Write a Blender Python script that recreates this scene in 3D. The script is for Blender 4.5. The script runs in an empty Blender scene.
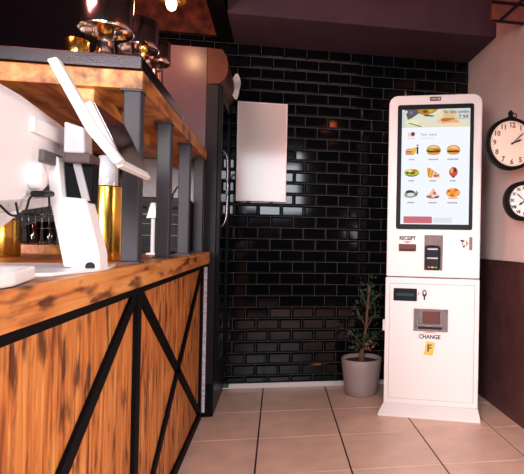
import bpy, bmesh, math, random
from mathutils import Vector, Matrix
PI = math.pi
C = bpy.context.scene.collection
random.seed(7)

# ------------------------------------------------------------------ camera
cam = bpy.data.cameras.new('camera'); camo = bpy.data.objects.new('camera', cam); C.objects.link(camo)
cam.sensor_width = 36; cam.sensor_fit = 'HORIZONTAL'
cam.lens = 519.8 / 524 * 36
cam.shift_x = -(370 - 262) / 524
cam.clip_start = 0.02
_yaw, _pitch, _roll = .1751, .0077, .0182
_d = Vector((math.sin(_yaw)*math.cos(_pitch), math.cos(_yaw)*math.cos(_pitch), math.sin(_pitch)))
_r = Vector((math.cos(_yaw), -math.sin(_yaw), 0)); _u = _r.cross(_d)
R0 = Matrix((_r, _u, -_d)).transposed()
camo.matrix_world = Matrix.Translation((0, 0, 1.05)) @ (R0 @ Matrix.Rotation(_roll, 3, 'Z')).to_4x4()
bpy.context.scene.camera = camo

# ------------------------------------------------------------------ world, lights, exposure
w = bpy.data.worlds.new('world'); bpy.context.scene.world = w; w.use_nodes = True
w.node_tree.nodes['Background'].inputs[0].default_value = (.78, .86, 1, 1)
w.node_tree.nodes['Background'].inputs[1].default_value = 1.0
vs = bpy.context.scene.view_settings
vs.view_transform = 'Standard'; vs.look = 'None'; vs.gamma = 1; vs.use_curve_mapping = False; vs.exposure = 0.0

def area(name, loc, target, sx, sy, power, col, spread=180):
    l = bpy.data.lights.new(name, 'AREA'); l.shape = 'RECTANGLE'; l.size = sx; l.size_y = sy
    l.energy = power; l.color = col; l.spread = math.radians(spread)
    o = bpy.data.objects.new(name, l); C.objects.link(o); o.location = loc
    o.rotation_euler = (Vector(target) - Vector(loc)).to_track_quat('-Z', 'Z').to_euler()
    return o
# daylight through the shop front behind the camera, shaded from above by its awning
area('daylight', (-1.55, -1.40, 1.15), (.45, 3.3, -.10), 1.4, 1.4, 45, (1, .89, .86), 58)
area('window_daylight', (-.10, -1.42, 1.97), (.15, 2.6, .0), .95, 1.0, 19, (.86, .93, 1), 90)
area('side_fill_light', (1.37, .45, 1.15), (-.42, 1.5, .35), .8, 1.3, 34, (1, .88, .80), 130)  # fill light added out of view to brighten the counter planks
def point(name, loc, power, col, rad=.03):
    l = bpy.data.lights.new(name, 'POINT'); l.energy = power; l.color = col; l.shadow_soft_size = rad
    o = bpy.data.objects.new(name, l); C.objects.link(o); o.location = loc; return o
# warm pink fill added high over the counter to tint the upper walls
area('warm_top_fill', (-1.2, 1.5, 2.75), (.9, 3.1, 1.8), .5, .5, 15, (1, .27, .24), 150)

# ------------------------------------------------------------------ materials
def nt(name):
    m = bpy.data.materials.new(name); m.use_nodes = True
    n = m.node_tree; return m, n, n.nodes['Principled BSDF']
def mat(name, col, rough=.5, metal=0, noise=0, scale=20, bump=0, spec=.5, coat=0, trans=0, emit=None, es=0, stretch=(1,1,1)):
    m, n, b = nt(name)
    b.inputs['Base Color'].default_value = (*col, 1); b.inputs['Roughness'].default_value = rough
    b.inputs['Metallic'].default_value = metal; b.inputs['Specular IOR Level'].default_value = spec
    b.inputs['Coat Weight'].default_value = coat; b.inputs['Transmission Weight'].default_value = trans
    if emit: b.inputs['Emission Color'].default_value = (*emit, 1); b.inputs['Emission Strength'].default_value = es
    if noise or bump:
        tc = n.nodes.new('ShaderNodeTexCoord'); mp = n.nodes.new('ShaderNodeMapping'); mp.inputs['Scale'].default_value = stretch
        ns = n.nodes.new('ShaderNodeTexNoise'); ns.inputs['Scale'].default_value = scale; ns.inputs['Detail'].default_value = 6
        n.links.new(tc.outputs['Object'], mp.inputs[0]); n.links.new(mp.outputs[0], ns.inputs['Vector'])
        if noise:
            r = n.nodes.new('ShaderNodeValToRGB')
            r.color_ramp.elements[0].position = .3; r.color_ramp.elements[1].position = .7
            r.color_ramp.elements[0].color = (*[max(0, c*(1-noise)) for c in col], 1)
            r.color_ramp.elements[1].color = (*[min(1, c*(1+noise)) for c in col], 1)
            n.links.new(ns.outputs[0], r.inputs[0]); n.links.new(r.outputs[0], b.inputs['Base Color'])
        if bump:
            bp = n.nodes.new('ShaderNodeBump'); bp.inputs['Strength'].default_value = bump; bp.inputs['Distance'].default_value = .01
            n.links.new(ns.outputs[0], bp.inputs['Height']); n.links.new(bp.outputs[0], b.inputs['Normal'])
    return m
def wood(name, dark, mid, light, stretch, scale=9, rough=.5, knots=True):
    m, n, b = nt(name); b.inputs['Roughness'].default_value = rough
    tc = n.nodes.new('ShaderNodeTexCoord'); mp = n.nodes.new('ShaderNodeMapping'); mp.inputs['Scale'].default_value = stretch
    n.links.new(tc.outputs['Object'], mp.inputs[0])
    ns = n.nodes.new('ShaderNodeTexNoise'); ns.inputs['Scale'].default_value = scale; ns.inputs['Detail'].default_value = 8; ns.inputs['Distortion'].default_value = .6
    n.links.new(mp.outputs[0], ns.inputs['Vector'])
    r = n.nodes.new('ShaderNodeValToRGB'); e = r.color_ramp.elements
    e[0].position = .30; e[0].color = (*dark, 1); e[1].position = .72; e[1].color = (*light, 1)
    k = e.new(.46); k.color = (*mid, 1)
    n.links.new(ns.outputs[0], r.inputs[0])
    out = r.outputs[0]
    if knots:
        mp2 = n.nodes.new('ShaderNodeMapping'); mp2.inputs['Scale'].default_value = [s*(2.6 if s == min(stretch) else .62) for s in stretch]
        n.links.new(tc.outputs['Object'], mp2.inputs[0])
        n2 = n.nodes.new('ShaderNodeTexNoise'); n2.inputs['Scale'].default_value = scale*.9; n2.inputs['Detail'].default_value = 3
        mp2.inputs['Location'].default_value = (3, 1, 7)
        n.links.new(mp2.outputs[0], n2.inputs['Vector'])
        r2 = n.nodes.new('ShaderNodeValToRGB'); r2.color_ramp.elements[0].position = .33; r2.color_ramp.elements[1].position = .46
        r2.color_ramp.elements[0].color = (*[c*.35 for c in dark], 1); r2.color_ramp.elements[1].color = (1, 1, 1, 1)
        n.links.new(n2.outputs[0], r2.inputs[0])
        mx = n.nodes.new('ShaderNodeMix'); mx.data_type = 'RGBA'; mx.blend_type = 'MULTIPLY'; mx.inputs[0].default_value = .85
        n.links.new(out, mx.inputs[6]); n.links.new(r2.outputs[0], mx.inputs[7]); out = mx.outputs[2]
    n.links.new(out, b.inputs['Base Color'])
    bp = n.nodes.new('ShaderNodeBump'); bp.inputs['Strength'].default_value = .3; bp.inputs['Distance'].default_value = .004
    n.links.new(ns.outputs[0], bp.inputs['Height']); n.links.new(bp.outputs[0], b.inputs['Normal'])
    return m
def emis(name, col, s=1.0):
    m = bpy.data.materials.new(name); m.use_nodes = True; n = m.node_tree; n.nodes.clear()
    e = n.nodes.new('ShaderNodeEmission'); o = n.nodes.new('ShaderNodeOutputMaterial')
    e.inputs[0].default_value = (*col, 1); e.inputs[1].default_value = s
    n.links.new(e.outputs[0], o.inputs[0]); return m
def glass(name, col=(1,1,1), alpha_mix=.15, rough=.02):
    m = bpy.data.materials.new(name); m.use_nodes = True; n = m.node_tree; n.nodes.clear()
    t = n.nodes.new('ShaderNodeBsdfTransparent'); t.inputs[0].default_value = (*col, 1)
    g = n.nodes.new('ShaderNodeBsdfGlossy'); g.inputs['Roughness'].default_value = rough
    f = n.nodes.new('ShaderNodeFresnel'); f.inputs[0].default_value = 1.5
    ad = n.nodes.new('ShaderNodeMath'); ad.operation = 'ADD'; ad.use_clamp = True; ad.inputs[1].default_value = alpha_mix
    mx = n.nodes.new('ShaderNodeMixShader'); o = n.nodes.new('ShaderNodeOutputMaterial')
    n.links.new(f.outputs[0], ad.inputs[0]); n.links.new(ad.outputs[0], mx.inputs[0])
    n.links.new(t.outputs[0], mx.inputs[1]); n.links.new(g.outputs[0], mx.inputs[2]); n.links.new(mx.outputs[0], o.inputs[0])
    return m
M = {}
M['plaster'] = mat('plaster', (.80, .61, .575), .8, noise=.05, scale=6, bump=.05)
M['dado'] = mat('wine_panel', (.075, .030, .030), .5, spec=.3, noise=.25, scale=14, bump=.05)
M['tile'] = mat('black_glazed_tile', (.002, .0025, .004), .07, spec=.28)
M['grout'] = mat('grout', (.095, .093, .096), .9, noise=.2, scale=40)
M['skirt'] = mat('skirting', (.75, .70, .68), .5)
M['bulkhead'] = mat('mauve_bulkhead', (.085, .048, .068), .8, spec=.2, noise=.08, scale=5)
M['ceiling'] = mat('dark_ceiling', (.035, .024, .028), .9, spec=.2)
M['rust'] = mat('rusty_brick', (.14, .034, .016), .9, noise=.75, scale=14, bump=.8)
M['steel_black'] = mat('black_steel', (.005, .0045, .006), .55, spec=.05)
M['floor'] = mat('floor_tile', (.86, .55, .43), .36, noise=.10, scale=7, bump=.03)
M['floorgrout'] = mat('floor_grout', (.03, .018, .016), .9)
M['floorgrout2'] = mat('floor_grout_pale', (.12, .07, .06), .9)
M['plank'] = wood('burnt_plank', (.16, .035, .007), (.55, .165, .032), (.80, .36, .10), (11, 11, .8), 4.0, .5)
M['woodtop'] = wood('counter_edge_wood', (.22, .055, .012), (.60, .20, .045), (.84, .42, .13), (12, .7, 12), 4, .38)
M['woodshelf'] = wood('shelf_wood', (.30, .07, .02), (.52, .19, .045), (.80, .42, .13), (6, .9, 6), 4, .42, True)
M['post'] = mat('grey_post', (.050, .050, .060), .45, spec=.18)
M['black'] = mat('black_plastic', (.009, .009, .011), .5, spec=.2)
M['gloss_black'] = mat('gloss_black', (.004, .004, .006), .45, spec=.12)
M['white'] = mat('white_powder_coat', (.84, .77, .765), .42)
M['whiteboard'] = mat('white_gloss_panel', (.74, .61, .575), .12, spec=.4)
M['pos'] = mat('pos_white', (.88, .86, .88), .35)
M['posgrey'] = mat('pos_grey', (.50, .46, .47), .5)
M['chrome'] = mat('polished_steel', (.95, .90, .88), .16, metal=1)
M['steel'] = mat('brushed_steel', (.16, .14, .155), .24, metal=1, noise=.1, scale=8, stretch=(1, 8, 8))
M['gold'] = mat('gold_metal', (.83, .50, .10), .22, metal=1)
M['brass'] = mat('copper_metal', (.80, .42, .20), .25, metal=1)
M['fridgeside'] = mat('fridge_side_dim', (.085, .038, .045), .3, spec=.35, noise=.08, scale=30)  # pale panel, darkened here to carry the shade it stands in
M['copper'] = mat('copper_brown', (.085, .024, .014), .5, spec=.15, noise=.15, scale=10)
M['fridgeblack'] = mat('fridge_black', (.003, .005, .007), .35, spec=.08)
M['fridgegrey'] = mat('fridge_frame_grey', (.016, .013, .016), .4, spec=.1)
M['fglass'] = glass('fridge_glass', (.45, .58, .70), .25)
M['clear'] = glass('clear_glass', (.9, .92, .95), .06)
M['pot'] = mat('taupe_pot', (.36, .27, .26), .55, noise=.04, scale=8)
M['soil'] = mat('soil', (.04, .02, .015), .95, noise=.4, scale=60)
M['leaf'] = mat('leaf', (.016, .045, .016), .6, noise=.4, scale=15)
M['flower'] = mat('pink_flower', (.55, .16, .20), .6)
M['stem'] = mat('stem', (.16, .08, .04), .8, noise=.3, scale=40)
M['bronze'] = mat('dark_clock_rim', (.008, .005, .005), .5, spec=.1)
M['face_c'] = mat('cream_face', (.93, .76, .62), .5)
M['face_w'] = mat('white_face', (.93, .91, .89), .5)
M['numc'] = mat('copper_numeral', (.16, .05, .03), .6)
M['numk'] = mat('dark_numeral', (.03, .02, .02), .6)
M['redwood'] = mat('reddish_board', (.26, .08, .055), .7, noise=.35, scale=8, bump=.2)
M['redink'] = mat('red_ink', (.70, .10, .10), .6)
M['ink'] = mat('black_ink', (.02, .018, .02), .6)
M['slotbrown'] = mat('slot_brown', (.14, .045, .04), .5, spec=.2)
M['recess'] = mat('metal_recess', (.24, .19, .185), .6, metal=0, spec=.2, noise=.1, scale=30)
M['yellow'] = mat('yellow_sticker', (.85, .50, .06), .5)
M['paper'] = mat('white_paper', (.85, .85, .86), .6)
M['screenoff'] = mat('dark_screen', (.03, .012, .014), .1)

# ------------------------------------------------------------------ mesh helpers
def box(bm, x0, x1, y0, y1, z0, z1, bev=0, mi=0):
    r = bmesh.ops.create_cube(bm, size=1)
    for v in r['verts']:
        v.co = Vector(((x0+x1)/2 + v.co.x*(x1-x0), (y0+y1)/2 + v.co.y*(y1-y0), (z0+z1)/2 + v.co.z*(z1-z0)))
    fs = set(f for v in r['verts'] for f in v.link_faces)
    for f in fs: f.material_index = mi
    if bev:
        es = list(set(e for v in r['verts'] for e in v.link_edges))
        bmesh.ops.bevel(bm, geom=es, offset=bev, segments=2, profile=.5, affect='EDGES')
    return bm
def lathe(bm, prof, cx=0, cy=0, cz=0, n=32, axis='z', caps=True, mi=0):
    rings = []
    for r, h in prof:
        ring = []
        for i in range(n):
            a = 2*PI*i/n
            p = (r*math.cos(a), r*math.sin(a), h)
            if axis == 'y': p = (p[0], h, p[1])
            if axis == 'x': p = (h, p[0], p[1])
            ring.append(bm.verts.new((cx+p[0], cy+p[1], cz+p[2])))
        rings.append(ring)
    for a, b in zip(rings, rings[1:]):
        for i in range(n):
            f = bm.faces.new((a[i], a[(i+1) % n], b[(i+1) % n], b[i])); f.smooth = True; f.material_index = mi
    if caps:
        for rg in (rings[0], rings[-1]):
            f = bm.faces.new(rg); f.material_index = mi
    bmesh.ops.recalc_face_normals(bm, faces=bm.faces[:])
    return bm
def prism(bm, pts, a0, a1, plane='xz', mi=0, bev=0):
    """polygon pts in a plane, pushed from a0 to a1 along the third axis"""
    def mk(p, a):
        return {'xz': (p[0], a, p[1]), 'xy': (p[0], p[1], a), 'yz': (a, p[0], p[1])}[plane]
    A = [bm.verts.new(mk(p, a0)) for p in pts]; B = [bm.verts.new(mk(p, a1)) for p in pts]
    fs = [bm.faces.new(A), bm.faces.new(B[::-1])]
    for i in range(len(pts)):
        j = (i+1) % len(pts); fs.append(bm.faces.new((A[i], B[i], B[j], A[j])))
    for f in fs: f.material_index = mi
    bmesh.ops.recalc_face_normals(bm, faces=fs)
    if bev:
        es = list(set(e for f in fs for e in f.edges))
        bmesh.ops.bevel(bm, geom=es, offset=bev, segments=2, profile=.5, affect='EDGES')
    return bm
def tube(bm, pts, r, n=8, mi=0):
    pts = [Vector(p) for p in pts]; rings = []
    for i, p in enumerate(pts):
        d = (pts[min(i+1, len(pts)-1)] - pts[max(i-1, 0)]).normalized()
        s = d.cross(Vector((0, 0, 1)));
        if s.length < 1e-3: s = d.cross(Vector((0, 1, 0)))
        s.normalize(); t = d.cross(s)
        rr = r[i] if isinstance(r, (list, tuple)) else r
        rings.append([bm.verts.new(p + s*rr*math.cos(2*PI*k/n) + t*rr*math.sin(2*PI*k/n)) for k in range(n)])
    for a, b in zip(rings, rings[1:]):
        for k in range(n):
            f = bm.faces.new((a[k], a[(k+1) % n], b[(k+1) % n], b[k])); f.smooth = True; f.material_index = mi
    bm.faces.new(rings[0]); bm.faces.new(rings[-1][::-1])
    bmesh.ops.recalc_face_normals(bm, faces=bm.faces[:])
    return bm
def curve_pts(ps, n=8):
    """Catmull-Rom through ps"""
    ps = [Vector(p) for p in ps]; q = [ps[0]] + ps + [ps[-1]]; out = []
    for i in range(1, len(q)-2):
        for k in range(n):
            t = k/n; a, b, c, d = q[i-1], q[i], q[i+1], q[i+2]
            out.append(.5*((2*b) + (c-a)*t + (2*a-5*b+4*c-d)*t*t + (3*b-a-3*c+d)*t**3))
    return out + [ps[-1]]
def beam(bm, p, q, wdt, thick, x0):
    """flat bar in the yz plane from p to q (y, z), front face at x0+thick"""
    p, q = Vector(p), Vector(q); d = (q-p).normalized(); s = Vector((-d.y, d.x))*wdt/2
    return prism(bm, [tuple(p+s), tuple(q+s), tuple(q-s), tuple(p-s)], x0, x0+thick, 'yz')
def rrect(x0, x1, z0, z1, r, n=6, corners=(1, 1, 1, 1)):
    pts = []
    for (cx, cz, a0, on) in ((x1-r, z1-r, 0, corners[0]), (x0+r, z1-r, 90, corners[1]), (x0+r, z0+r, 180, corners[2]), (x1-r, z0+r, 270, corners[3])):
        if on:
            for k in range(n+1):
                a = math.radians(a0 + 90*k/n); pts.append((cx + r*math.cos(a), cz + r*math.sin(a)))
        else:
            pts.append({0: (x1, z1), 90: (x0, z1), 180: (x0, z0), 270: (x1, z0)}[a0])
    return pts
def ell(cx, cz, rx, rz, n=20, a0=0, a1=360):
    full = abs(a1-a0) >= 360
    return [(cx + rx*math.cos(math.radians(a0+(a1-a0)*k/(n if full else n-1))), cz + rz*math.sin(math.radians(a0+(a1-a0)*k/(n if full else n-1)))) for k in range(n)]
def obj(name, bm, m, parent=None, label=None, loc=None):
    me = bpy.data.meshes.new(name); bm.normal_update(); bm.to_mesh(me); bm.free()
    o = bpy.data.objects.new(name, me); C.objects.link(o)
    for mm in (m if isinstance(m, (list, tuple)) else [m]): me.materials.append(mm)
    if parent is not None: o.parent = parent
    if label: o['label'] = label
    if loc: o.location = loc
    return o
def B(): return bmesh.new()
def tag(o, label, cat, group=None, kind=None):
    o['label'] = label; o['category'] = cat
    if group: o['group'] = group
    if kind: o['kind'] = kind
    return o
def thing(name, label, cat, loc=(0, 0, 0), rz=0, group=None):
    o = bpy.data.objects.new(name, None); C.objects.link(o); o.location = loc; o.rotation_euler = (0, 0, rz)
    o.empty_display_size = .05
    return tag(o, label, cat, group)
def struct(name, bm, m, parent=None):
    o = obj(name, bm, m, parent)
    if parent is None: o['kind'] = 'structure'
    return o
def text_mesh(s, size, ext=.0004, bold=0, align='CENTER'):
    cu = bpy.data.curves.new('t', 'FONT'); cu.body = s; cu.size = size; cu.extrude = ext; cu.align_x = align; cu.align_y = 'CENTER'
    cu.offset = bold; cu.resolution_u = 3
    o = bpy.data.objects.new('t', cu); C.objects.link(o)
    dg = bpy.context.evaluated_depsgraph_get()
    me = bpy.data.meshes.new_from_object(o.evaluated_get(dg))
    bpy.data.objects.remove(o); return me
def text(name, s, size, m, parent, loc, rot=(PI/2, 0, 0), sx=1, bold=0, align='CENTER', label=None):
    me = text_mesh(s, size, bold=bold, align=align); me.name = name; me.materials.clear(); me.materials.append(m)
    o = bpy.data.objects.new(name, me); C.objects.link(o); o.parent = parent; o.location = loc; o.rotation_euler = rot; o.scale = (sx, 1, 1)
    if label: o['label'] = label
    return o

# ================================================================== SETTING
XW, YW, T = 1.405, 3.76, .4354
# floor: grout bed + bevelled tiles
struct('floor', box(B(), -2.6, XW, -1.6, YW, -.1, -.004), M['floorgrout'])
bm = B()
for i in range(-6, 4):
    for j in range(-12, 2):
        x0, x1 = -.0833+i*T, -.0833+(i+1)*T; y0, y1 = 3.237+j*T, 3.237+(j+1)*T
        x0, x1, y0, y1 = max(x0+.0045, -2.6), min(x1-.0045, XW), max(y0+.003, -1.6), min(y1-.003, YW)
        if x1-x0 < .02 or y1-y0 < .02: continue
        box(bm, x0, x1, y0, y1, -.01, 0)
o = struct('floor_tiling', bm, M['floor']); o.name = 'floor.001'
# back wall with metro tiles
struct('wall_back', box(B(), -2.6, XW+.1, YW+.008, YW+.15, 0, 3.0), M['grout'])
bm = B(); bw, bc, g = .1606, .0807, .0028
z0 = 1.293
k = -14
def metro(bm, x0, x1, za, zb):
    x0 += g/2; x1 -= g/2; za += g/2; zb -= g/2; iv = .012; d = .009
    if x1-x0 < .006 or zb-za < .006: return
    ivx = min(iv, (x1-x0)/3); ivz = min(iv, (zb-za)/3)
    dx = random.uniform(-.0006, .0006); dz = random.uniform(-.0004, .0004)
    yb, yf = YW+.006, YW-.001
    o_ = [bm.verts.new(p) for p in ((x0, yb, za), (x1, yb, za), (x1, yb, zb), (x0, yb, zb))]
    i_ = [bm.verts.new(p) for p in ((x0+ivx, yf-dx-dz, za+ivz), (x1-ivx, yf+dx-dz, za+ivz), (x1-ivx, yf+dx+dz, zb-ivz), (x0+ivx, yf-dx+dz, zb-ivz))]
    bm.faces.new(i_)
    for a in range(4):
        b_ = (a+1) % 4; bm.faces.new((o_[a], o_[b_], i_[b_], i_[a]))
for kk in range(-15, 17):
    zt = z0 - kk*bc; zb = zt - bc
    zt = min(zt, 2.46); zb = max(zb, .03)
    off = -.1417 if kk % 2 == 0 else -.1417 + bw*.545
    for i in range(-7, 11):
        xa = off + i*bw; xb = xa + bw
        if xb < -1.15: continue
        xb = min(xb, XW)
        if xa >= XW: continue
        metro(bm, xa, xb, zb, zt)
bmesh.ops.recalc_face_normals(bm, faces=bm.faces[:])
o = struct('wall_back_tiling', bm, M['tile']); o.name = 'wall_back.001'
struct('trim_1', box(B(), -2.6, -.33, YW-.03, YW+.02, 2.46, 3.0), M['rust'])
struct('baseboard_back', box(B(), -.32, XW, YW-.014, YW, 0, .034, .003), M['skirt'])
struct('wall_right', box(B(), XW, XW+.12, -1.6, YW+.15, 0, 3.0), M['plaster'])
struct('side_fill_panel', box(B(), XW-.02, XW+.001, .03, .87, .49, 1.81), M['paper'])  # unseen panel behind the added side fill, no known window
bm = B(); box(bm, XW-.016, XW, .88, YW-.015, 0, .932, .004); box(bm, XW-.020, XW, .88, YW-.015, .932, .942, .003)
struct('trim_2', bm, M['dado'])
struct('wall_left', box(B(), -2.7, -2.6, -1.6, YW+.15, 0, 3.0), M['ceiling'])
struct('ceiling', box(B(), -2.7, XW+.12, -1.6, YW+.15, 3.0, 3.1), M['ceiling'])
# front wall (behind the camera) with a shop door opening and a window
bm = B(); box(bm, -2.7, -2.3, -1.7, -1.6, 0, 3.0); box(bm, -.80, -.62, -1.7, -1.6, 0, 3.0); box(bm, .42, XW+.12, -1.7, -1.6, 0, 3.0)
box(bm, -2.3, -.80, -1.7, -1.6, 2.0, 3.0); box(bm, -2.3, -.80, -1.7, -1.6, 0, .3); box(bm, -.62, .42, -1.7, -1.6, 2.52, 3.0); box(bm, -.62, .42, -1.7, -1.6, 0, 1.42)
struct('wall_front', bm, M['ceiling'])
bm = B()
for x in (-2.3, -1.57, -.84): box(bm, x, x+.04, -1.68, -1.62, .3, 2.0)
for z in (.3, 1.96): box(bm, -2.3, -.80, -1.675, -1.625, z, z+.04)
struct('window_1', bm, M['steel_black'])
bm = B()
for x in (-.62, -.12, .38): box(bm, x, x+.04, -1.68, -1.62, 1.42, 2.52)
for z in (1.42, 1.95, 2.48): box(bm, -.62, .42, -1.675, -1.625, z, z+.04)
struct('window_2', bm, M['steel_black'])
# mauve bulkhead above the tiled wall and the black steel beam beside it
struct('trim_3', box(B(), -.33, XW, 3.25, YW+.05, 2.42, 3.0, .006), M['bulkhead'])
bm = B(); box(bm, -.435, -.335, .6, YW-.03, 2.42, 2.435); box(bm, -.39, -.378, .6, YW-.03, 2.435, 2.585); box(bm, -.435, -.335, .6, YW-.03, 2.585, 2.6)
struct('trim_4', bm, M['steel_black'])

# ================================================================== SERVICE COUNTER
XF = -.42
ct = thing('service_counter', 'wooden service counter with burnt planks and black steel cross braces', 'counter', (-.7, .25, 0))
def L(o):   # children are modelled in world space
    o.matrix_parent_inverse = o.parent.matrix_world.inverted() if False else Matrix.Translation(o.parent.location).inverted()
    return o
bm = B()
y = .27; i = 0
while y < 3.10:
    wdt = .098; y1 = min(y+wdt, 3.135)
    box(bm, XF-.035, XF-.014, y+.001, y1-.001, .02, .90, .003); y += wdt; i += 1
L(obj('plank_front', bm, M['plank'], ct))
bm = B(); box(bm, -1.08, XF-.036, .27, 3.13, .02, .895)
L(obj('carcass', bm, M['black'], ct))
bm = B(); box(bm, -1.10, -.39, .25, 3.15, .903, .969, .004)
L(obj('countertop', bm, M['woodtop'], ct, 'orange wood top with dark burnt streaks along its edge'))
def bar(p, q, wd, th=.012, x=XF-.014):
    return beam(B(), p, q, wd, th, x)
L(obj('frame_rail', box(B(), XF-.014, XF, .25, 3.15, .874, .903), M['steel_black'], ct))
L(obj('frame_rail', box(B(), XF-.014, XF, .25, 3.15, 0, .045), M['steel_black'], ct))
for y in (1.700, 3.115, .25):
    L(obj('frame_post', box(B(), XF-.014, XF, y, y+.045 if y < 3 else 3.15, .045, .874), M['steel_black'], ct))
for p, q in (((1.745, .874), (3.115, .045)), ((3.115, .874), (1.745, .045)), ((1.70, .874), (.295, .045)), ((.295, .874), (1.70, .045))):
    L(obj('diagonal_brace', bar(p, q, .042, .010, XF-.0135), M['steel_black'], ct))

# ================================================================== SHELF OVER THE COUNTER
sh = thing('counter_shelf', 'thick wooden shelf on square grey metal posts above the counter', 'shelf', (-.7, 1.68, .969))
L(obj('shelf_board', box(B(), -1.05, -.415, 1.68, 3.13, 1.500, 1.556, .003), M['woodshelf'], sh, 'orange wood board'))
L(obj('cross_rail', box(B(), -.615, -.560, 1.705, 3.08, 1.445, 1.500, .003), M['woodshelf'], sh))
for y in (1.68, 2.13, 2.58, 3.03):
    for x in ((-.47, -1.03) if y in (1.68, 3.03) else (-.47,)):
        bm = B(); box(bm, x, x+.05, y+.002, y+.052, .974, 1.494, .004); box(bm, x-.01, x+.056, y-.006, y+.06, .969, .974); box(bm, x-.01, x+.052, y+.0, y+.06, 1.494, 1.5)
        L(obj('post', bm, M['post'], sh))

# ================================================================== FRIDGE
fr = thing('display_fridge', 'tall upright drinks fridge with glass door and rounded copper header', 'fridge', (-.7, 3.45, 0))
FX = -.362
bm = B(); box(bm, -1.0, -.43, 3.17, 3.19, .05, 2.17, .002); box(bm, -1.0, -.43, 3.72, 3.74, .05, 2.17); box(bm, -1.0, -.98, 3.19, 3.72, .05, 2.17); box(bm, -.98, -.43, 3.19, 3.72, 2.14, 2.17); box(bm, -.98, -.43, 3.19, 3.72, .05, .22)
L(obj('cabinet', bm, M['fridgeside'], fr, 'scuffed pale glossy side panel, its shade put into the colour'))
bm = B(); box(bm, -.99, FX-.02, 3.20, 3.73, 0, .05); box(bm, -.43, FX+.004, 3.17, 3.74, 0, .20, .004)
L(obj('base', bm, M['fridgeblack'], fr))
bm = B()
box(bm, -.43, FX, 3.17, 3.215, .2, 1.955, .002); box(bm, -.43, FX, 3.70, 3.74, .2, 1.955); 
L(obj('door_surround', bm, M['fridgegrey'], fr))
bm = B(); xs = FX+.001
box(bm, xs, xs+.022, 3.172, 3.21, .21, 1.95, .003); box(bm, xs, xs+.022, 3.70, 3.738, .21, 1.95, .003)
box(bm, xs, xs+.022, 3.21, 3.70, .21, .30); box(bm, xs, xs+.022, 3.21, 3.70, 1.88, 1.95)
dr = L(obj('door', bm, M['fridgeblack'], fr))
o = obj('glass_pane', box(B(), xs+.006, xs+.012, 3.21, 3.70, .30, 1.88), M['fglass'], dr); 
bm = B(); tube(bm, curve_pts([(xs+.02, 3.235, 1.12), (xs+.05, 3.235, 1.17), (xs+.055, 3.235, 1.35), (xs+.05, 3.235, 1.53), (xs+.02, 3.235, 1.58)]), .009)
o = obj('door_handle', bm, M['steel'], dr)
bm = B(); box(bm, -.978, -.435, 3.716, 3.719, .222, 2.138); box(bm, -.978, -.974, 3.192, 3.716, .222, 2.138); box(bm, -.974, -.435, 3.192, 3.716, .222, .226)
L(obj('liner', bm, mat('fridge_liner', (.55, .64, .74), .4), fr, 'pale bluish inner lining'))
L(obj('light_tube', box(B(), -.46, -.445, 3.25, 3.66, 2.10, 2.115), emis('fridge_lamp', (.75, .85, 1), 9), fr))
L(obj('side_panel_lit', box(B(), -.440, -.404, 3.164, 3.171, .03, .88), mat('side_panel_lit_tone', (.62, .55, .62), .5, noise=.35, scale=60), fr, 'pale speckled lower side panel, lit tone painted in'))  # lower end of the same fridge side, painted in its lit tone
for z in (.55, .88, 1.2, 1.52):
    L(obj('wire_shelf', box(B(), -.95, -.44, 3.195, 3.715, z, z+.012), M['white'], fr))
prof = [(-.43, 2.172), (-.345, 2.168), (-.322, 2.135), (-.309, 2.09), (-.308, 2.04), (-.325, 1.995), (-.36, 1.962), (-.43, 1.956)]
L(obj('header', prism(B(), prof, 3.172, 3.738, 'xz', 0, .004), M['copper'], fr, 'rounded brown copper header'))
# bottles in the fridge
bot = None
cols = [mat('bottle_'+n, c, .1, coat=.5) for n, c in (('green', (.03, .10, .04)), ('amber', (.25, .08, .02)), ('clear', (.45, .5, .55)))]
lab = ['green', 'amber', 'clear']
for si, z in enumerate((.562, .892, 1.212, 1.532)):
    for q in range(5):
        c = (si+q) % 3
        bm = B(); lathe(bm, [(.030, 0), (.032, .01), (.032, .14), (.012, .19), (.012, .225), (.014, .23), (.014, .245)], n=14)
        o = obj('bottle', bm, cols[c], loc=(-.50, 3.25+q*.105, z))
        tag(o, 'small drinks bottle standing on a wire shelf behind the fridge door glass', 'bottle', 'bottles inside the drinks fridge')

# crumpled paper tag hanging at the door top
bm = B(); n = 8
P_ = []
for a in range(n+1):
    t = a/n; wd = .032*math.sin(PI*min(1, t*.93+.04))+.004
    yy = 3.60 + .012*math.sin(t*7); zz = 2.16 - .17*t
    row = [bm.verts.new((-.300 + s*wd + .006*math.cos(t*5), yy + .01*s*math.sin(t*9), zz)) for s in (-1, -.3, .4, 1)]
    P_.append(row)
for a, b in zip(P_, P_[1:]):
    for c in range(3): bm.faces.new((a[c], a[c+1], b[c+1], b[c]))
o = obj('paper_tag', bm, M['paper']); sm = o.modifiers.new('s', 'SOLIDIFY'); sm.thickness = .002
tag(o, 'crumpled white paper tag hanging beside the fridge header', 'tag')

# ================================================================== WHITE WALL PANEL
pn = thing('wall_panel', 'blank glossy white rectangular panel mounted on the black tiled wall', 'panel', (-.123, 3.745, 1.66))
L(obj('board', box(B(), -.290, .045, 3.728, 3.748, 1.318, 2.004, .002), M['whiteboard'], pn))
bm = B()
for (a, b, c, d) in ((-.294, -.288, 1.314, 2.008), (.043, .049, 1.314, 2.008)): box(bm, a, b, 3.722, 3.757, c, d)
for z in (1.314, 2.002): box(bm, -.288, .043, 3.722, 3.757, z, z+.006)
L(obj('edge_frame', bm, M['white'], pn))

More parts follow.
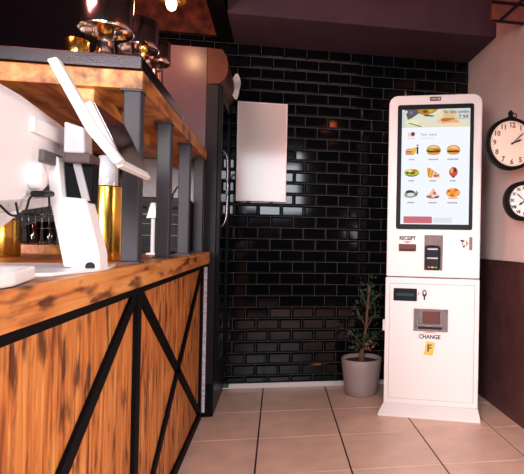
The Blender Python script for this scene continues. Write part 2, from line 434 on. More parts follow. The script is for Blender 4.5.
# ================================================================== KIOSK
A20 = math.radians(20)
ks = thing('ordering_kiosk', 'tall white self-service ordering kiosk with a lit food menu screen', 'kiosk', (.9124, 3.0253, 0), -A20)
u0, u1 = -.272, .288
def face(bm, pts, y=-.001, d=.001, mi=0): return prism(bm, pts, y-d, y, 'xz', mi)
obj('upper_cabinet', prism(B(), rrect(u0, u1, .837, 1.942, .055, 8, (1, 1, 0, 0)), 0, .17, 'xz', 0, .006), M['white'], ks)
low = obj('lower_cabinet', prism(B(), [(u0-.003, .066), (u1+.001, .066), (u1+.001, .832), (u0-.003, .832)], -.002, .19, 'xz', 0, .004), M['white'], ks)
# flared plinth
bm = B()
def ringv(x0, x1, y0, y1, z): return [bm.verts.new(p) for p in ((x0, y0, z), (x1, y0, z), (x1, y1, z), (x0, y1, z))]
rs = [ringv(u0-.030, u1+.016, -.048, .215, 0), ringv(u0-.030, u1+.016, -.048, .215, .012), ringv(u0-.018, u1+.010, -.028, .205, .038), ringv(u0-.003, u1+.001, -.003, .19, .066)]
for a, b in zip(rs, rs[1:]):
    for i in range(4): bm.faces.new((a[i], a[(i+1) % 4], b[(i+1) % 4], b[i]))
bm.faces.new(rs[0]); bm.faces.new(rs[-1]); bmesh.ops.recalc_face_normals(bm, faces=bm.faces[:])
obj('plinth', bm, M['white'], ks)
# service door with thin dark gap
bm = B(); dx0, dx1, dz0, dz1 = -.248, .262, .098, .797
gp = .0022
for (a, b, c, d) in ((dx0, dx1, dz1-gp, dz1), (dx0, dx1, dz0, dz0+gp), (dx0, dx0+gp, dz0, dz1), (dx1-gp, dx1, dz0, dz1)): box(bm, a, b, -.0028, -.001, c, d)
sd = obj('service_door', box(B(), dx0+gp, dx1-gp, -.0065, -.0015, dz0+gp, dz1-gp, .001), M['white'], ks)
obj('door_gap', bm, mat('gap_grey', (.25, .19, .18), .8), sd)
# lock on the left side
lk = obj('side_lock', box(B(), u0-.020, u0-.003, .02, .05, .500, .567, .003), M['white'], ks)
obj('keyhole', lathe(B(), [(.006, u0-.0215), (.006, u0-.019)], cy=.035, cz=.533, n=10, axis='x'), M['black'], lk)
# maker's plate at the top (tiny dark plate, unreadable outline)
pl = obj('logo_plate', face(B(), rrect(-.024, .043, 1.904, 1.929, .003)), M['slotbrown'], ks, 'small dark maker plate')
bm = B(); face(bm, rrect(-.017, .020, 1.913, 1.920, .002), -.0022, .0006); face(bm, rrect(.025, .036, 1.909, 1.924, .003), -.0022, .0006)
obj('logo_mark', bm, M['posgrey'], pl)
# screen
scr = obj('screen', prism(B(), rrect(-.217, .240, 1.126, 1.882, .012, 4), -.009, -.001, 'xz', 0, .002), M['gloss_black'], ks, 'black framed menu screen')
E_ = {}
def em(c, s=1.0):
    key = (c, s)
    if key not in E_: E_[key] = emis('lit_%d' % len(E_), tuple((v/255)**2.2 for v in c), s)
    return E_[key]
def layers(name, lst, parent, base=-.0105):
    bm = B(); mats = []
    for i, (pts, c) in enumerate(lst):
        if c not in mats: mats.append(c)
        face(bm, pts, base-.00025*i, .0002, mats.index(c))
    return obj(name, bm, [em(c) for c in mats], parent)
obj('display', face(B(), [(-.190, 1.157), (.218, 1.157), (.218, 1.852), (-.190, 1.852)], -.0092, .0006), em((243, 247, 255), 1.02), scr, 'glowing white display')
W = (243, 247, 255)
def R(a, b, c, d): return [(a, c), (b, c), (b, d), (a, d)]
ban = [(R(-.190, .218, 1.742, 1.852), (226, 222, 200)),
       (R(-.190, -.172, 1.742, 1.852), (205, 215, 220)),
       ([(-.175, 1.852), (-.06, 1.852), (-.10, 1.82), (-.13, 1.80), (-.155, 1.79)], (98, 92, 104)),
       (ell(-.165, 1.838, .008, .010, 10), (214, 224, 200)), (ell(-.135, 1.832, .010, .012, 10), (126, 120, 134)),
       ([(-.10, 1.852), (.03, 1.852), (.0, 1.83), (-.05, 1.815), (-.085, 1.825)], (176, 132, 52)),
       (ell(-.05, 1.838, .014, .009, 10), (122, 74, 30)), (ell(-.015, 1.842, .016, .008, 10), (214, 170, 84)),
       (ell(-.125, 1.772, .040, .016, 16), (232, 236, 186)),
       ([(-.065, 1.812), (-.04, 1.820), (.005, 1.812), (.0, 1.806), (-.04, 1.808)], (88, 84, 90)),
       ([(-.15, 1.767), (-.145, 1.771), (-.07, 1.749), (-.075, 1.745)], (96, 78, 60)),
       ([(.02, 1.77), (.05, 1.815), (.09, 1.835), (.13, 1.82), (.15, 1.79), (.10, 1.765)], (236, 190, 130)),
       (ell(.045, 1.80, .012, .032, 14), (244, 214, 170)),
       (ell(.10, 1.772, .055, .016, 18), (232, 170, 118)), (ell(.085, 1.790, .045, .006, 14), (130, 142, 90)), (ell(.07, 1.782, .03, .005, 12), (206, 92, 60)),
       (ell(.115, 1.758, .065, .010, 18), (246, 216, 176)),
       (R(.13, .218, 1.800, 1.852), (212, 214, 216)), (R(.05, .13, 1.828, 1.852), (214, 206, 190))]
bn = layers('menu_banner', ban, scr)
text('banner_text', 'for bbq combo', .026, em((70, 82, 70)), bn, (.137, -.0162, 1.832), sx=.95, bold=.0003)
text('price_text', '7,99.', .036, em((84, 88, 92)), bn, (.182, -.0162, 1.799), sx=.95, bold=.0003)
hd = layers('menu_header', [(R(-.153, -.128, 1.688, 1.713), (246, 206, 206)), (ell(-.122, 1.703, .013, .014, 12), (150, 92, 100)), (ell(-.122, 1.704, .006, .008, 8), (80, 62, 76)), (R(-.156, -.112, 1.676, 1.679), (236, 150, 150)),
       (R(-.075, .005, 1.675, 1.6775), (188, 198, 212))], scr)
text('header_text', 'Your menu', .022, em((120, 128, 150)), hd, (-.027, -.0125, 1.699), bold=.0001)
def cap_(cx, z, n, c=(128, 138, 160)):
    out = []; x = cx - n*.0042
    for i in range(n): out.append((R(x, x+.0062, z-.0045 + (.002 if i % 3 == 1 else 0), z+.004), c)); x += .0084
    return out
def burger(cx, cz, s, green=False):
    l = [(ell(cx, cz+.008*s, .042*s, .028*s, 16, 0, 180), (232, 160, 84)), (ell(cx, cz+.016*s, .026*s, .012*s, 12, 0, 180), (250, 206, 150)),
         (ell(cx, cz+.004*s, .045*s, .011*s, 16), (106, 150, 48) if green else (240, 190, 90)), (ell(cx, cz-.004*s, .043*s, .008*s, 16), (96, 50, 34)),
         (ell(cx+.01*s, cz+.001*s, .020*s, .005*s, 12), (206, 66, 46)), (ell(cx-.015*s, cz+.006*s, .018*s, .006*s, 12), (156, 190, 70)),
         (ell(cx, cz-.010*s, .040*s, .016*s, 16, 180, 360), (226, 150, 80))]
    return l
items = []
cx = (-.127, .004, .122); cz = (1.600, 1.472, 1.342)
items.append([(R(-.165, -.115, 1.578, 1.602), (206, 96, 44)), (ell(-.142, 1.604, .024, .012, 14, 0, 180), (236, 170, 96)), ([(-.125, 1.584), (-.105, 1.584), (-.098, 1.622), (-.128, 1.618)], (238, 186, 70)), (R(-.098, -.088, 1.582, 1.626), (70, 44, 44)), (R(-.100, -.086, 1.632, 1.638), (60, 70, 80)), (R(-.163, -.118, 1.586, 1.590), (250, 210, 120))])
items.append(burger(.004, 1.600, 1.0, True)); items.append(burger(.122, 1.600, .95))
items.append([(ell(-.125, 1.470, .046, .026, 18, 180, 360), (96, 130, 52)), (ell(-.125, 1.472, .046, .020, 18), (196, 196, 84)), (ell(-.140, 1.478, .016, .010, 10), (246, 226, 150)), (ell(-.108, 1.480, .016, .010, 10), (214, 120, 60)), (ell(-.122, 1.466, .018, .007, 10), (70, 110, 40)), (ell(-.150, 1.468, .010, .008, 8), (60, 96, 40))])
fr_ = [([(-.028, 1.442), (.0, 1.436), (-.004, 1.49), (-.034, 1.50)], (240, 160, 60))]
for q in range(7): fr_.append(([(-.028+q*.010, 1.450), (-.021+q*.010, 1.448), (-.012+q*.009, 1.494-q*.006), (-.020+q*.009, 1.498-q*.006)], (246, 196, 96) if q % 2 else (224, 130, 56)))
fr_ += [(ell(.022, 1.448, .020, .008, 12), (214, 104, 60)), (ell(.034, 1.440, .010, .005, 10), (246, 214, 170))]
items.append(fr_)
items.append([(ell(.124, 1.472, .026, .030, 16), (196, 84, 80)), (ell(.114, 1.480, .010, .016, 12), (240, 170, 90)), (ell(.132, 1.478, .008, .020, 12), (96, 60, 44)), (ell(.136, 1.462, .010, .012, 12), (224, 76, 92)), (R(.116, .132, 1.438, 1.446), (90, 44, 44))])
items.append([(ell(-.132, 1.338, .036, .022, 16), (146, 152, 150)), (ell(-.134, 1.352, .026, .011, 14), (66, 70, 76)), (ell(-.130, 1.336, .022, .011, 14), (226, 230, 228)), ([(-.100, 1.320), (-.082, 1.345), (-.096, 1.362), (-.106, 1.34)], (150, 156, 160)), (ell(-.096, 1.336, .006, .007, 8), (60, 62, 66)), (ell(-.158, 1.324, .010, .006, 8), (180, 170, 150))])
items.append([(ell(.004, 1.325, .040, .013, 16), (150, 84, 96)), (ell(.004, 1.332, .034, .014, 16), (240, 216, 200)), ([(-.020, 1.335), (.006, 1.378), (.030, 1.335)], (242, 196, 160)), (ell(.014, 1.345, .010, .010, 10), (216, 110, 90)), (ell(-.012, 1.326, .012, .006, 10), (190, 96, 100)), (ell(.026, 1.322, .010, .005, 10), (90, 50, 60))])
pz = [(ell(.124, 1.348, .042, .028, 18), (240, 150, 70))]
for q in range(7): pz.append((ell(.124+.028*math.cos(q*.9), 1.350+.018*math.sin(q*.9), .008, .006, 8), (214, 84, 40) if q % 2 else (250, 200, 110)))
pz.append((R(.094, .152, 1.312, 1.318), (232, 150, 96)))
items.append(pz)
for n_, it in enumerate(items):
    c = cx[n_ % 3]; z = (1.548, 1.419, 1.287)[n_//3]
    layers('menu_item', it + cap_(c, z, (4, 7, 8, 4, 5, 4, 5, 6, 7)[n_], (210, 130, 110) if n_ == 0 else (128, 138, 160)), scr)
layers('order_button', [(rrect(-.171, .001, 1.163, 1.204, .004, 3), (206, 112, 122)), (rrect(.006, .12, 1.167, 1.198, .004, 3), (228, 230, 234))], scr)
# receipt printer
text('receipt_text', 'RECEIPT', .031, M['ink'], ks, (-.145, -.0014, 1.071), sx=.88, bold=.0012)
obj('red_arrow', face(B(), [(-.172, 1.052), (-.118, 1.052), (-.145, 1.041)], -.001, .0006), M['redink'], ks, 'red arrow')
rp = obj('receipt_slot', prism(B(), rrect(-.197, -.092, .992, 1.036, .005), -.014, -.001, 'xz', 0, .003), M['slotbrown'], ks, 'dark brown receipt slot')
obj('slot_mouth', box(B(), -.188, -.101, -.016, -.013, .998, 1.006), M['black'], rp)
# card terminal in its recess
rc = obj('terminal_recess', face(B(), [(-.040, .880), (.066, .880), (.066, 1.092), (-.040, 1.092)], -.001, .0015), M['recess'], ks, 'grey metal recess')
bm = B(); box(bm, .060, .067, -.02, -.001, .880, 1.092); box(bm, -.042, -.038, -.008, -.001, .880, 1.092)
obj('recess_lip', bm, M['recess'], rc)
tm = obj('card_terminal', prism(B(), rrect(-.034, .052, .884, 1.030, .014, 4), -.040, -.003, 'xz', 0, .005), M['gloss_black'], ks, 'small black card payment terminal')
obj('terminal_screen', face(B(), R(-.020, .040, .968, .998), -.0402, .0008), mat('terminal_lcd', (.02, .02, .05), .6, spec=.1), tm)
obj('terminal_stripe', face(B(), R(-.020, .040, 1.004, 1.013), -.0402, .0010), M['posgrey'], tm)
obj('terminal_stripe', face(B(), R(-.022, .042, .950, .959), -.0402, .0010), M['posgrey'], tm)
for r in range(4):
    for c in range(3):
        mm = M['posgrey'] if r < 3 else (M['redink'], M['yellow'], mat('green_key', (.05, .30, .10), .5))[c]
        obj('key', box(B(), -.018+c*.021, -.018+c*.021+.015, -.0425, -.0398, .935-r*.013, .935-r*.013+.008), mm if r == 3 else M['black'], tm)
# code reader symbols at the right
bm = B()
face(bm, ell(.185, 1.060, .012, .006, 12), -.001, .0006); face(bm, [(.172, 1.066), (.184, 1.050), (.188, 1.054), (.176, 1.070)], -.0012, .0006); face(bm, ell(.176, 1.062, .006, .004, 8), -.0014, .0006); face(bm, ell(.192, 1.030, .007, .010, 10, 200, 420), -.001, .0006); face(bm, R(.182, .188, 1.036, 1.048), -.001, .0006)
obj('hand_symbol', bm, M['ink'], ks, 'printed hand symbol')
obj('red_arrow', face(B(), [(.206, 1.066), (.206, 1.026), (.219, 1.046)], -.001, .0006), M['redink'], ks, 'red arrow')
obj('reader_slot', prism(B(), rrect(.224, .242, 1.006, 1.085, .004), -.006, -.001, 'xz', 0, .001), M['recess'], ks, 'narrow grey reader slot')
# coin/bill acceptor, symbol
ba = obj('banknote_acceptor', prism(B(), rrect(-.223, -.081, .692, .767, .004), -.018, -.006, 'xz', 0, .002), M['gloss_black'], ks, 'dark banknote acceptor with a painted teal reflection')
obj('acceptor_reflection', face(B(), rrect(-.205, -.100, .722, .738, .003), -.0182, .001), mat('teal_reflection', (.015, .07, .08), .5, spec=.1), ba)  # teal reflection painted as a flat strip on the acceptor
bm = B(); face(bm, ell(-.036, .740, .014, .022, 14), -.0066, .0006); face(bm, R(-.041, -.031, .700, .722), -.0066, .0006)
sy = obj('coin_symbol', bm, M['ink'], ks, 'printed coin symbol')
face(bm := B(), ell(-.036, .744, .006, .010, 10), -.0073, .0006); obj('symbol_centre', bm, M['white'], sy)
bm = B()
for sgn in (-1, 1): tube(bm, [(-.036+sgn*.024*math.cos(a), -.0068, .742+.026*math.sin(a)) for a in [k*.2-.9 for k in range(12)]], .0012, 5)
obj('symbol_ring', bm, M['posgrey'], sy)
obj('red_arrow', face(B(), [(-.074, .752), (-.074, .722), (-.066, .737)], -.0066, .0006), M['redink'], ks, 'red arrow')
# change tray
bm = B(); x0, x1, za, zb = -.098, .106, .515, .647
bm2 = obj('change_tray', prism(B(), R(x0, x1, za, zb), -.010, -.006, 'xz'), M['recess'], ks, 'metal change tray with clear flap')
box(bm, x0, x0+.010, -.020, -.006, za, zb); box(bm, x1-.010, x1, -.020, -.006, za, zb); box(bm, x0, x1, -.020, -.006, zb-.010, zb); box(bm, x0, x1, -.024, -.006, za, za+.022)
obj('tray_rim', bm, M['recess'], bm2)
bm = B(); box(bm, -.078, -.070, -.030, -.010, .545, .630); box(bm, .062, .070, -.030, -.010, .545, .640); box(bm, -.078, .070, -.034, -.024, .545, .556)
obj('tray_flap', bm, M['steel'], bm2)
obj('tray_scoop', box(B(), -.045, .060, -.016, -.009, .560, .632, .003), M['slotbrown'], bm2)
obj('tray_lower_lip', box(B(), -.068, .072, -.026, -.009, .528, .542), M['black'], bm2)  # black lip below the flap
text('change_text', 'CHANGE', .034, M['ink'], ks, (-.001, -.0070, .479), sx=.92, bold=.0012)
obj('red_arrow', face(B(), [(-.045, .500), (-.02, .508), (.0, .510), (.02, .508), (.045, .500), (.02, .504), (.0, .505), (-.02, .504)], -.0066, .0006), M['redink'], ks, 'curved red mark')
st = obj('yellow_sticker', face(B(), [(-.034, .372), (.020, .368), (.030, .446), (-.020, .452)], -.0066, .0006), M['yellow'], ks, 'yellow sticker with black letter')
text('sticker_letter', 'F', .062, M['ink'], st, (-.002, -.0078, .410), bold=.001)

# ================================================================== PLANT
pp = thing('potted_plant', 'small leafy plant in a round taupe pot beside the kiosk', 'plant', (.582, 3.535, 0))
pr = [(.098, 0), (.106, .004), (.116, .06), (.127, .13), (.136, .20), (.139, .245), (.136, .25), (.130, .246), (.125, .20)]
obj('pot', lathe(B(), pr, n=48), M['pot'], pp)
obj('soil', lathe(B(), [(.128, .205), (.128, .222)], n=32), M['soil'], pp)
bm = B(); random.seed(11)
tips = []
tube(bm, curve_pts([(0, 0, .21), (.012, 0, .33), (.028, .01, .45), (.035, 0, .58), (.05, .01, .74)]), .009)
tube(bm, [(0, 0, .215), (.002, 0, .30)], [.026, .016])
for (p, q) in (((.012, 0, .33), (-.09, -.02, .44)), ((.012, 0, .33), (.09, -.01, .40)), ((.03, 0, .45), (-.05, .02, .60)), ((.03, 0, .45), (.10, .02, .56)), ((.035, 0, .58), (-.02, 0, .72)), ((.035, 0, .58), (.11, .0, .68)), ((0, 0, .3), (-.05, -.06, .36)), ((0, 0, .3), (.06, -.07, .37))):
    tube(bm, [p, q], .0035, 6); tips.append((Vector(p), Vector(q)))
tips.append((Vector((.035, 0, .58)), Vector((.05, .01, .76))))
obj('stem', bm, M['stem'], pp)
bm = B()
for p, q in tips:
    for k in range(34):
        c = p.lerp(q, random.uniform(.3, 1.15)) + Vector([random.gauss(0, .022) for _ in range(3)])
        d = Vector([random.gauss(0, 1) for _ in range(3)]).normalized(); s = d.cross(Vector((random.gauss(0, 1), random.gauss(0, 1), random.gauss(0, 1)))).normalized()
        l = random.uniform(.022, .040); wd = l*.26; nn = d.cross(s)*l*.12
        a = bm.verts.new(c); b1 = bm.verts.new(c+d*l*.45+s*wd+nn); b2 = bm.verts.new(c+d*l*.45-s*wd+nn); m_ = bm.verts.new(c+d*l*.5); e = bm.verts.new(c+d*l)
        bm.faces.new((a, b1, m_)); bm.faces.new((a, m_, b2)); bm.faces.new((b1, e, m_)); bm.faces.new((m_, e, b2))
obj('foliage', bm, M['leaf'], pp)
bm = B()
for k in range(16):
    c = Vector((.045, -.05, .35)) + Vector([random.gauss(0, .02) for _ in range(3)])
    bmesh.ops.create_icosphere(bm, subdivisions=1, radius=random.uniform(.005, .010), matrix=Matrix.Translation(c))
obj('blossom', bm, M['flower'], pp, 'small pink blossoms')

# ================================================================== CLOCKS on wall brackets
def clock(loc, Rr, fm, nm, numerals, hour_a, min_a, label, finial, frame_w):
    c = thing('wall_clock', label, 'clock', loc, 0)
    pr = [(Rr-.045*frame_w, -.022), (Rr-.036*frame_w, -.030), (Rr-.008, -.031), (Rr, -.022), (Rr, .022), (Rr-.008, .031), (Rr-.036*frame_w, .030), (Rr-.045*frame_w, .022)]
    bm = B(); lathe(bm, pr, n=64, axis='y', caps=False); obj('rim', bm, M['bronze'], c)
    fr_ = Rr-.040*frame_w
    f = obj('clock_face', lathe(B(), [(fr_, -.0215), (fr_, .0215)], n=64, axis='y'), fm, c)
    for i, s in enumerate(numerals):
        a = math.radians(30*(i+1)); rr = fr_*.80
        text('numeral', s, fr_*.30 if len(numerals[0]) and numerals[0] == '1' else fr_*.24, nm, f, (rr*math.sin(a), -.0223, rr*math.cos(a)), bold=.0012)
    bm = B()
    tube(bm, [(fr_*.93*math.cos(a), -.0220, fr_*.93*math.sin(a)) for a in [2*PI*k/60 for k in range(61)]], .0006, 4)
    obj('minute_ring', bm, nm, f)
    for nme, ang, ln, wd in (('hour_hand', hour_a, .50, .006), ('minute_hand', min_a, .78, .0035)):
        d = Vector((math.sin(ang), math.cos(ang))); s = Vector((d.y, -d.x)); l = fr_*ln
        pts = [tuple(-d*.018), tuple(d*l*.3+s*wd*.6), tuple(d*l*.7+s*wd), tuple(d*l), tuple(d*l*.7-s*wd), tuple(d*l*.3-s*wd*.6)]
        obj(nme, prism(B(), pts, -.027 if nme == 'hour_hand' else -.029, -.025 if nme == 'hour_hand' else -.0275, 'xz'), M['numk'], c)
    obj('hand_hub', lathe(B(), [(.006, -.031), (.006, -.0215)], n=16, axis='y'), M['numk'], c)
    gap = XW - loc[0]
    bm = B(); tube(bm, [(Rr-.01, 0, 0), (gap+.001, 0, 0)], .010); lathe(bm, [(.035, gap-.006), (.035, gap)], axis='x', n=20)
    obj('bracket', bm, M['bronze'], c)
    if finial:
        bm = B(); lathe(bm, [(.020, Rr-.006), (.022, Rr+.006), (.010, Rr+.012), (.014, Rr+.020), (.016, Rr+.028), (.010, Rr+.036), (.003, Rr+.044)], n=20)
        obj('finial', bm, M['bronze'], c)
        bm = B(); tube(bm, [(.022+.012*math.cos(a), 0, Rr+.016+.012*math.sin(a)) for a in [2*PI*k/16 for k in range(17)]], .003, 6)
        obj('ring_handle', bm, M['bronze'], c)
ar = [str(k) for k in range(1, 13)]; ro = ['I', 'II', 'III', 'IV', 'V', 'VI', 'VII', 'VIII', 'IX', 'X', 'XI', 'XII']
clock((1.225, 2.63, 1.586), .140, M['face_c'], M['numc'], ar, math.radians(66), math.radians(47), 'larger cream-faced round clock with a knob on its dark rim, hung above', True, .42)
clock((1.292, 2.61, 1.279), .106, M['face_w'], M['numk'], ro, math.radians(-125), math.radians(-52), 'smaller white-faced round clock with roman numerals and thick dark rim, lowest on wall', False, .50)

# reddish timber frame high in the right corner
tf = thing('timber_screen', 'reddish timber panel with dark battens high beside the right wall', 'panel', (1.3, 2.85, 2.34))
L(obj('boards', box(B(), 1.203, XW-.002, 2.852, 2.872, 2.345, 2.70), M['redwood'], tf))
for za, zb in ((2.338, 2.35), (2.447, 2.462), (2.69, 2.702)): L(obj('batten', box(B(), 1.198, XW-.001, 2.84, 2.852, za, zb), M['black'], tf))
L(obj('diagonal_batten', prism(B(), [(1.235, 2.345), (1.258, 2.345), (1.40, 2.482), (1.40, 2.505)], 2.838, 2.851, 'xz'), M['black'], tf))

# ================================================================== THINGS OVER THE COUNTER, LEFT
# pendant lamps
def pendant(loc, shade_r, power, col, label, group=None):
    p = thing('pendant_lamp', label, 'lamp', loc, 0, group)
    obj('bulb', lathe(B(), [(.010, .065), (.014, .05), (.024, .02), (.027, 0), (.020, -.022), (.006, -.032)], n=24), emis('bulb_glow', (1, .62, .25), 14), p)
    obj('lamp_shade', lathe(B(), [(.022, .085), (.035, .08), (shade_r*.75, .045), (shade_r, .028), (shade_r-.003, .024), (shade_r*.73, .038), (.033, .072), (.020, .077)], n=32, caps=False), M['gold'], p)
    bm = B(); lathe(bm, [(.018, .07), (.018, .13), (.006, .14)], n=16); tube(bm, [(0, 0, .13), (0, 0, 3.0-loc[2])], .003, 6)
    obj('cord', bm, M['black'], p)
    l = point('pendant_glow', (loc[0], loc[1], loc[2]-.045), power, col, .025)
    return p
pendant((-.562, 2.80, 2.245), .075, 6, (1, .55, .28), 'small gold-shaded pendant lamp with a glowing bulb above the counter')
lt = thing('square_lantern', 'small square orange lantern hanging on a cord over the customers area', 'lamp', (.568, 1.26, 2.40))
obj('lamp_body', box(B(), -.055, .055, -.055, .055, -.06, .06, .006), emis('lantern_glow', (1, .20, .07), 16), lt)
bm = B(); box(bm, -.065, .065, -.065, .065, .06, .072); tube(bm, [(0, 0, .07), (0, 0, .599)], .003, 6)
obj('cord', bm, M['black'], lt)
# extractor hood far behind the counter
hd = thing('extractor_hood', 'large dark hanging extractor hood behind the counter', 'hood', (-1.5, 3.0, 1.85))
L(obj('canopy', box(B(), -2.4, -.90, 2.6, 3.1, 1.88, 2.5, .01), mat('hood_dark', (.003, .002, .004), .7, spec=.05), hd))
L(obj('duct', box(B(), -1.8, -1.4, 2.75, 2.95, 2.5, 3.0), M['steel_black'], hd))

# steel tray on the shelf
tr = thing('steel_tray', 'long polished steel tray lying on the near end of the shelf', 'tray', (-.75, 1.9, 1.556))
L(obj('tray_body', box(B(), -1.04, -.420, 1.685, 2.42, 1.563, 1.604, .003), M['steel'], tr))
for x in (-.98, -.48):
    for y in (1.74, 2.36): L(obj('foot', box(B(), x, x+.03, y, y+.03, 1.556, 1.564), M['black'], tr))
ZT = 1.604
# chrome pedestal dishes
def dish(loc, r, h, ph, label, inner, gr='polished pedestal dishes on the steel tray'):
    d = thing('pedestal_dish', label, 'dish', loc, 0, None)
    bm = B(); lathe(bm, [(r-.014, ph+.035), (r-.006, ph+.004), (r-.002, ph), (r, ph+.003), (r-.003, ph+.012), (r-.003, ph+h), (r-.010, ph+h), (r-.010, ph+.04)], n=48, caps=False)
    obj('bowl', bm, M['chrome'], d)
    bm = B(); lathe(bm, [(.018, ph+.030), (r*.55, ph+.032), (r-.014, ph+.035)], n=48); obj('underside', bm, inner, d, 'warm gold underside')
    bm = B(); lathe(bm, [(.050, 0), (.050, .005), (.040, .012), (.030, .030), (.024, ph*.6), (.025, ph+.032)], n=32); obj('pedestal', bm, M['chrome'], d)
    return d
dish((-.556, 1.785, ZT), .084, .15, .100, 'largest polished steel pedestal dish at the tray\'s near side', M['gold'])
dish((-.505, 1.975, ZT), .070, .10, .115, 'middle polished steel pedestal dish, half hidden by the largest one', M['chrome'])
dish((-.490, 2.185, ZT), .055, .085, .135, 'smallest copper-bottomed pedestal dish at the far end of the tray', M['brass'])
o = obj('brass_cup', lathe(B(), [(.030, 0), (.034, .004), (.036, .07), (.033, .072), (.031, .01)], n=28), M['gold'], loc=(-.645, 1.80, ZT)); tag(o, 'small brass cup standing left of the largest pedestal dish', 'cup')
o = obj('candle_holder', lathe(B(), [(.016, 0), (.016, .01), (.008, .015), (.008, .05), (.014, .055), (.014, .08)], n=20), M['gold'], loc=(-.446, 1.80, ZT)); tag(o, 'little gold candle holder between the pedestal dishes', 'holder')

# gold canisters on the counter
CT = .969
def canister(loc, r, h, top, label):
    c = thing('gold_canister', label, 'canister', loc)
    obj('body', lathe(B(), [(r*.96, 0), (r, .006), (r, h-.004), (r*.98, h)], n=40), M['gold'], c)
    if top:
        obj('glass_top', lathe(B(), [(r*.96, h), (r*.96, h+top), (r*.90, h+top)], n=40, caps=False), M['clear'], c, 'clear glass upper part')
        obj('paper_roll', lathe(B(), [(r*.6, h), (r*.6, h+top*.9)], n=32), M['paper'], c, 'pale filling')
canister((-.556, 1.84, CT), .049, .245, .11, 'tall gold canister with a clear top behind the payment terminal')
canister((-1.00, 2.08, CT), .075, .135, 0, 'wide short gold canister at the far left under the terminal screen')
# wire basket of glasses behind
wb = thing('wire_basket', 'dark wire basket on a wooden tray behind the canisters', 'basket', (-1.0, 2.5, CT))
obj('wooden_tray', box(B(), -.10, .12, -.08, .10, 0, .04, .003), M['woodshelf'], wb)
bm = B()
for k in range(9):
    x = -.095+k*.026; tube(bm, [(x, -.075, .04), (x, -.075, .24)], .0018, 5)
for z in (.05, .11, .17, .235): tube(bm, [(-.095, -.075, z), (.115, -.075, z), (.115, .09, z), (-.095, .09, z), (-.095, -.075, z)], .002, 5)
obj('wire_cage', bm, M['steel'], wb)
for k in range(3):
    o = obj('drinking_glass', lathe(B(), [(.022, 0), (.024, .004), (.029, .10), (.027, .10), (.022, .008)], n=20), M['clear'], loc=(-1.055+k*.066, 2.5, CT+.04))
    tag(o, 'clear drinking glass standing in the dark wire basket', 'glass', 'glasses in the wire basket')

# things on the far end of the counter, seen between the posts
bx = thing('countertop_oven', 'black glass-fronted countertop oven at the far end of the counter', 'oven', (-.632, 2.93, CT))
obj('housing', box(B(), -.17, .15, -.06, .17, .0, .29, .006), M['black'], bx)
obj('glass_door', box(B(), -.155, .135, -.068, -.061, .03, .27), M['gloss_black'], bx)
bm = B(); tube(bm, [(-.13, -.062, .235), (-.13, -.085, .235), (.11, -.085, .235), (.11, -.062, .235)], .005); obj('oven_handle', bm, M['steel'], bx)
bm = B()
for z in (.09, .15, .20): tube(bm, [(-.15, -.0695, z), (.13, -.0695, z)], .0012, 5)
obj('rack_lines', bm, M['posgrey'], bx)
lp = thing('table_lamp', 'small white lamp with a cone shade on a thin stem between the posts', 'lamp', (-.572, 2.55, CT))
obj('lamp_shade', lathe(B(), [(.012, .240), (.030, .170), (.028, .168), (.010, .236)], n=28), M['paper'], lp)
obj('lamp_stem', lathe(B(), [(.03, 0), (.03, .006), (.009, .010), (.009, .20)], n=16), M['paper'], lp)
gl = thing('gooseneck_stand', 'thin black bent gooseneck stand in front of the oven', 'stand', (-.50, 2.72, CT))
bm = B(); tube(bm, curve_pts([(-.04, 0, .005), (-.045, 0, .13), (-.03, 0, .26), (.0, 0, .33), (.03, 0, .335)]), .005); obj('neck', bm, M['black'], gl)
obj('base', lathe(B(), [(.04, 0), (.04, .008), (.036, .010)], cx=-.04, n=24), M['black'], gl)
obj('clip', box(B(), .025, .045, -.012, .012, .318, .345, .003), M['black'], gl)

# ================================================================== POS TERMINAL
ps = thing('payment_terminal', 'white countertop till with slanted customer display, hinged neck and broad foot', 'till', (-.44, 1.28, CT))
def LP(o): return L(o)
# stand: broad leaning foot
bm = B(); prism(bm, [(-.466, CT+.009), (-.398, CT+.001), (-.400, 1.01), (-.432, 1.134), (-.496, 1.139)], 1.27, 1.335, 'xz', 0, .006)
LP(obj('foot', bm, M['pos'], ps))
bm = B(); prism(bm, [(-.512, 1.222), (-.497, 1.235), (-.486, 1.222), (-.474, 1.10), (-.452, .980), (-.470, .980), (-.500, 1.12)], 1.262, 1.30, 'xz', 0, .003)
LP(obj('side_rib', bm, M['pos'], ps))
bm = B(); prism(bm, [(-.484, 1.225), (-.42, 1.222), (-.424, 1.125), (-.476, 1.132)], 1.285, 1.33, 'xz', 0, .004)
nk = LP(obj('neck', bm, M['gloss_black'], ps, 'black recessed neck'))
bm = B(); prism(bm, [(-.462, 1.215), (-.446, 1.215), (-.425, 1.13), (-.440, 1.13)], 1.278, 1.285, 'xz'); obj('neck_stripe', bm, M['posgrey'], nk)  # grey stripe down the near face of the neck
LP(obj('foot_notch', lathe(B(), [(.010, 1.265), (.010, 1.272)], cx=-.417, cz=.981, n=20, axis='y'), M['black'], ps))
LP(obj('base_plate', prism(B(), [(-.76, .98), (-.43, 1.10), (-.398, 1.27), (-.398, 1.335), (-.43, 1.50), (-.76, 1.50)], CT+.0005, CT+.008, 'xy', 0, .002), M['pos'], ps))
# hinge blocks
bm = B(); prism(bm, [(-.474, 1.305), (-.432, 1.292), (-.430, 1.235), (-.474, 1.235)], 1.255, 1.31, 'xz', 0, .005)
LP(obj('hinge_block', bm, M['pos'], ps))
bm = B(); box(bm, -.475, -.420, 1.26, 1.33, 1.214, 1.236, .003); LP(obj('hinge_plate', bm, mat('hinge_brown', (.14, .09, .09), .4), ps, 'dark brown hinge plate'))
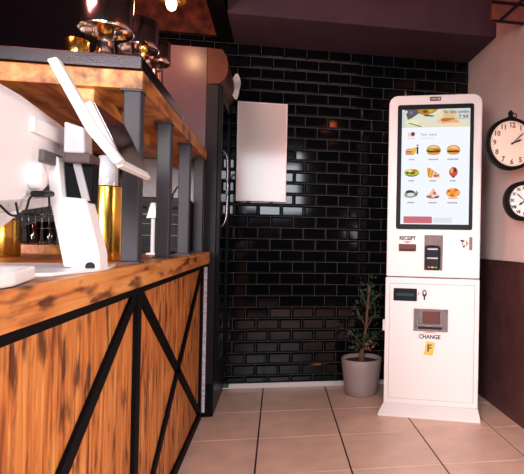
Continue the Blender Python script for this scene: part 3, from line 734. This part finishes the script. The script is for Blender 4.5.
# customer display: near end blade and screen slab leaning over the counter edge
bm = B(); prism(bm, [(-.482, 1.417), (-.463, 1.424), (-.385, 1.285), (-.330, 1.214), (-.345, 1.203), (-.402, 1.27)], 1.18, 1.21, 'xz', 0, .004)
LP(obj('display_blade', bm, M['pos'], ps))
bm = B(); prism(bm, [(-.405, 1.344), (-.418, 1.337), (-.348, 1.199), (-.335, 1.205)], 1.21, 1.46, 'xz', 0, .003)
cd = LP(obj('customer_display', bm, M['pos'], ps))
# dark screen lying on the slanted face
bm = B(); n_ = Vector((.139, 0, .070)).normalized()*.003
a, b = Vector((-.403, 0, 1.340)), Vector((-.343, 0, 1.220))
vs_ = []
for off in (0, 1):
    for (p, y) in ((a, 1.222), (b, 1.222), (b, 1.448), (a, 1.448)):
        q = p + n_*off + Vector((0, y, 0)); vs_.append(bm.verts.new(q))
for f in ((0, 1, 2, 3), (7, 6, 5, 4), (0, 4, 5, 1), (1, 5, 6, 2), (2, 6, 7, 3), (3, 7, 4, 0)): bm.faces.new([vs_[i] for i in f])
bmesh.ops.recalc_face_normals(bm, faces=bm.faces[:])
obj('display_screen', bm, M['screenoff'], cd, 'dark display screen')
# main screen housing, seen from its white back
hs = [(-.66, 1.075), (-.53, 1.085), (-.505, 1.13), (-.495, 1.30), (-.515, 1.325), (-.66, 1.36)]
bm = B()
near = [bm.verts.new((x, .78, z-.0)) for x, z in [(-.66, 1.02), (-.54, 1.03), (-.505, 1.07), (-.495, 1.305), (-.515, 1.335), (-.66, 1.37)]]
mid = [bm.verts.new((x, 1.15, z)) for x, z in [(-.66, 1.06), (-.54, 1.065), (-.505, 1.10), (-.495, 1.305), (-.515, 1.332), (-.66, 1.36)]]
far = [bm.verts.new((x, 1.385, z)) for x, z in [(-.66, 1.20), (-.54, 1.205), (-.51, 1.22), (-.500, 1.295), (-.52, 1.315), (-.66, 1.34)]]
for a, b in ((near, mid), (mid, far)):
    for i in range(6): bm.faces.new((a[i], a[(i+1) % 6], b[(i+1) % 6], b[i]))
bm.faces.new(near); bm.faces.new(far); bmesh.ops.recalc_face_normals(bm, faces=bm.faces[:])
bmesh.ops.bevel(bm, geom=bm.edges[:], offset=.008, segments=2, profile=.5, affect='EDGES')
hsg = LP(obj('screen_housing', bm, M['pos'], ps))
bm = B(); box(bm, -.500, -.489, 1.15, 1.375, 1.258, 1.290, .003); obj('bezel_ridge', bm, M['paper'], hsg)
bm = B(); box(bm, -.518, -.49, 1.20, 1.30, 1.205, 1.232, .003); LP(obj('hinge_cover', bm, mat('hinge_grey', (.12, .10, .10), .5), ps, 'dark grey hinge cover'))
# lower tray and cables
bm = B(); prism(bm, [(.95, 1.075), (1.27, 1.115), (1.27, 1.135), (.95, 1.10)], -.64, -.50, 'yz', 0, .003)
LP(obj('lower_tray', bm, M['posgrey'], ps))
bm = B(); tube(bm, curve_pts([(-.487, 1.19, 1.135), (-.488, 1.14, 1.125), (-.480, 1.10, 1.095), (-.480, 1.05, 1.085), (-.483, 1.0, 1.105), (-.487, .92, 1.115)]), .0022)
tube(bm, curve_pts([(-.487, 1.22, 1.14), (-.480, 1.20, 1.10), (-.480, 1.13, 1.075), (-.480, 1.085, 1.075), (-.483, 1.07, 1.11)]), .0020)
LP(obj('cable', bm, M['black'], ps, 'looped black cable'))
bm = B(); tube(bm, [(-.487, 1.15, 1.133), (-.487, 1.235, 1.140)], .0065); LP(obj('cable_plug', bm, M['black'], ps))
bm = B(); lathe(bm, [(.010, -.512), (.026, -.508), (.030, -.495), (.026, -.482), (.010, -.478)], cy=1.175, cz=1.172, axis='x', n=28)
LP(obj('hinge_cap', bm, M['pos'], ps))
# flat white box on the counter near the frame edge
o = obj('cash_box', prism(B(), [(-.76, .50), (-.395, .50), (-.395, .88), (-.43, 1.03), (-.60, .98), (-.76, .93)], CT+.001, CT+.026, 'xy', 0, .005), M['pos'])
tag(o, 'flat white box lying on the counter in front of the till', 'box')
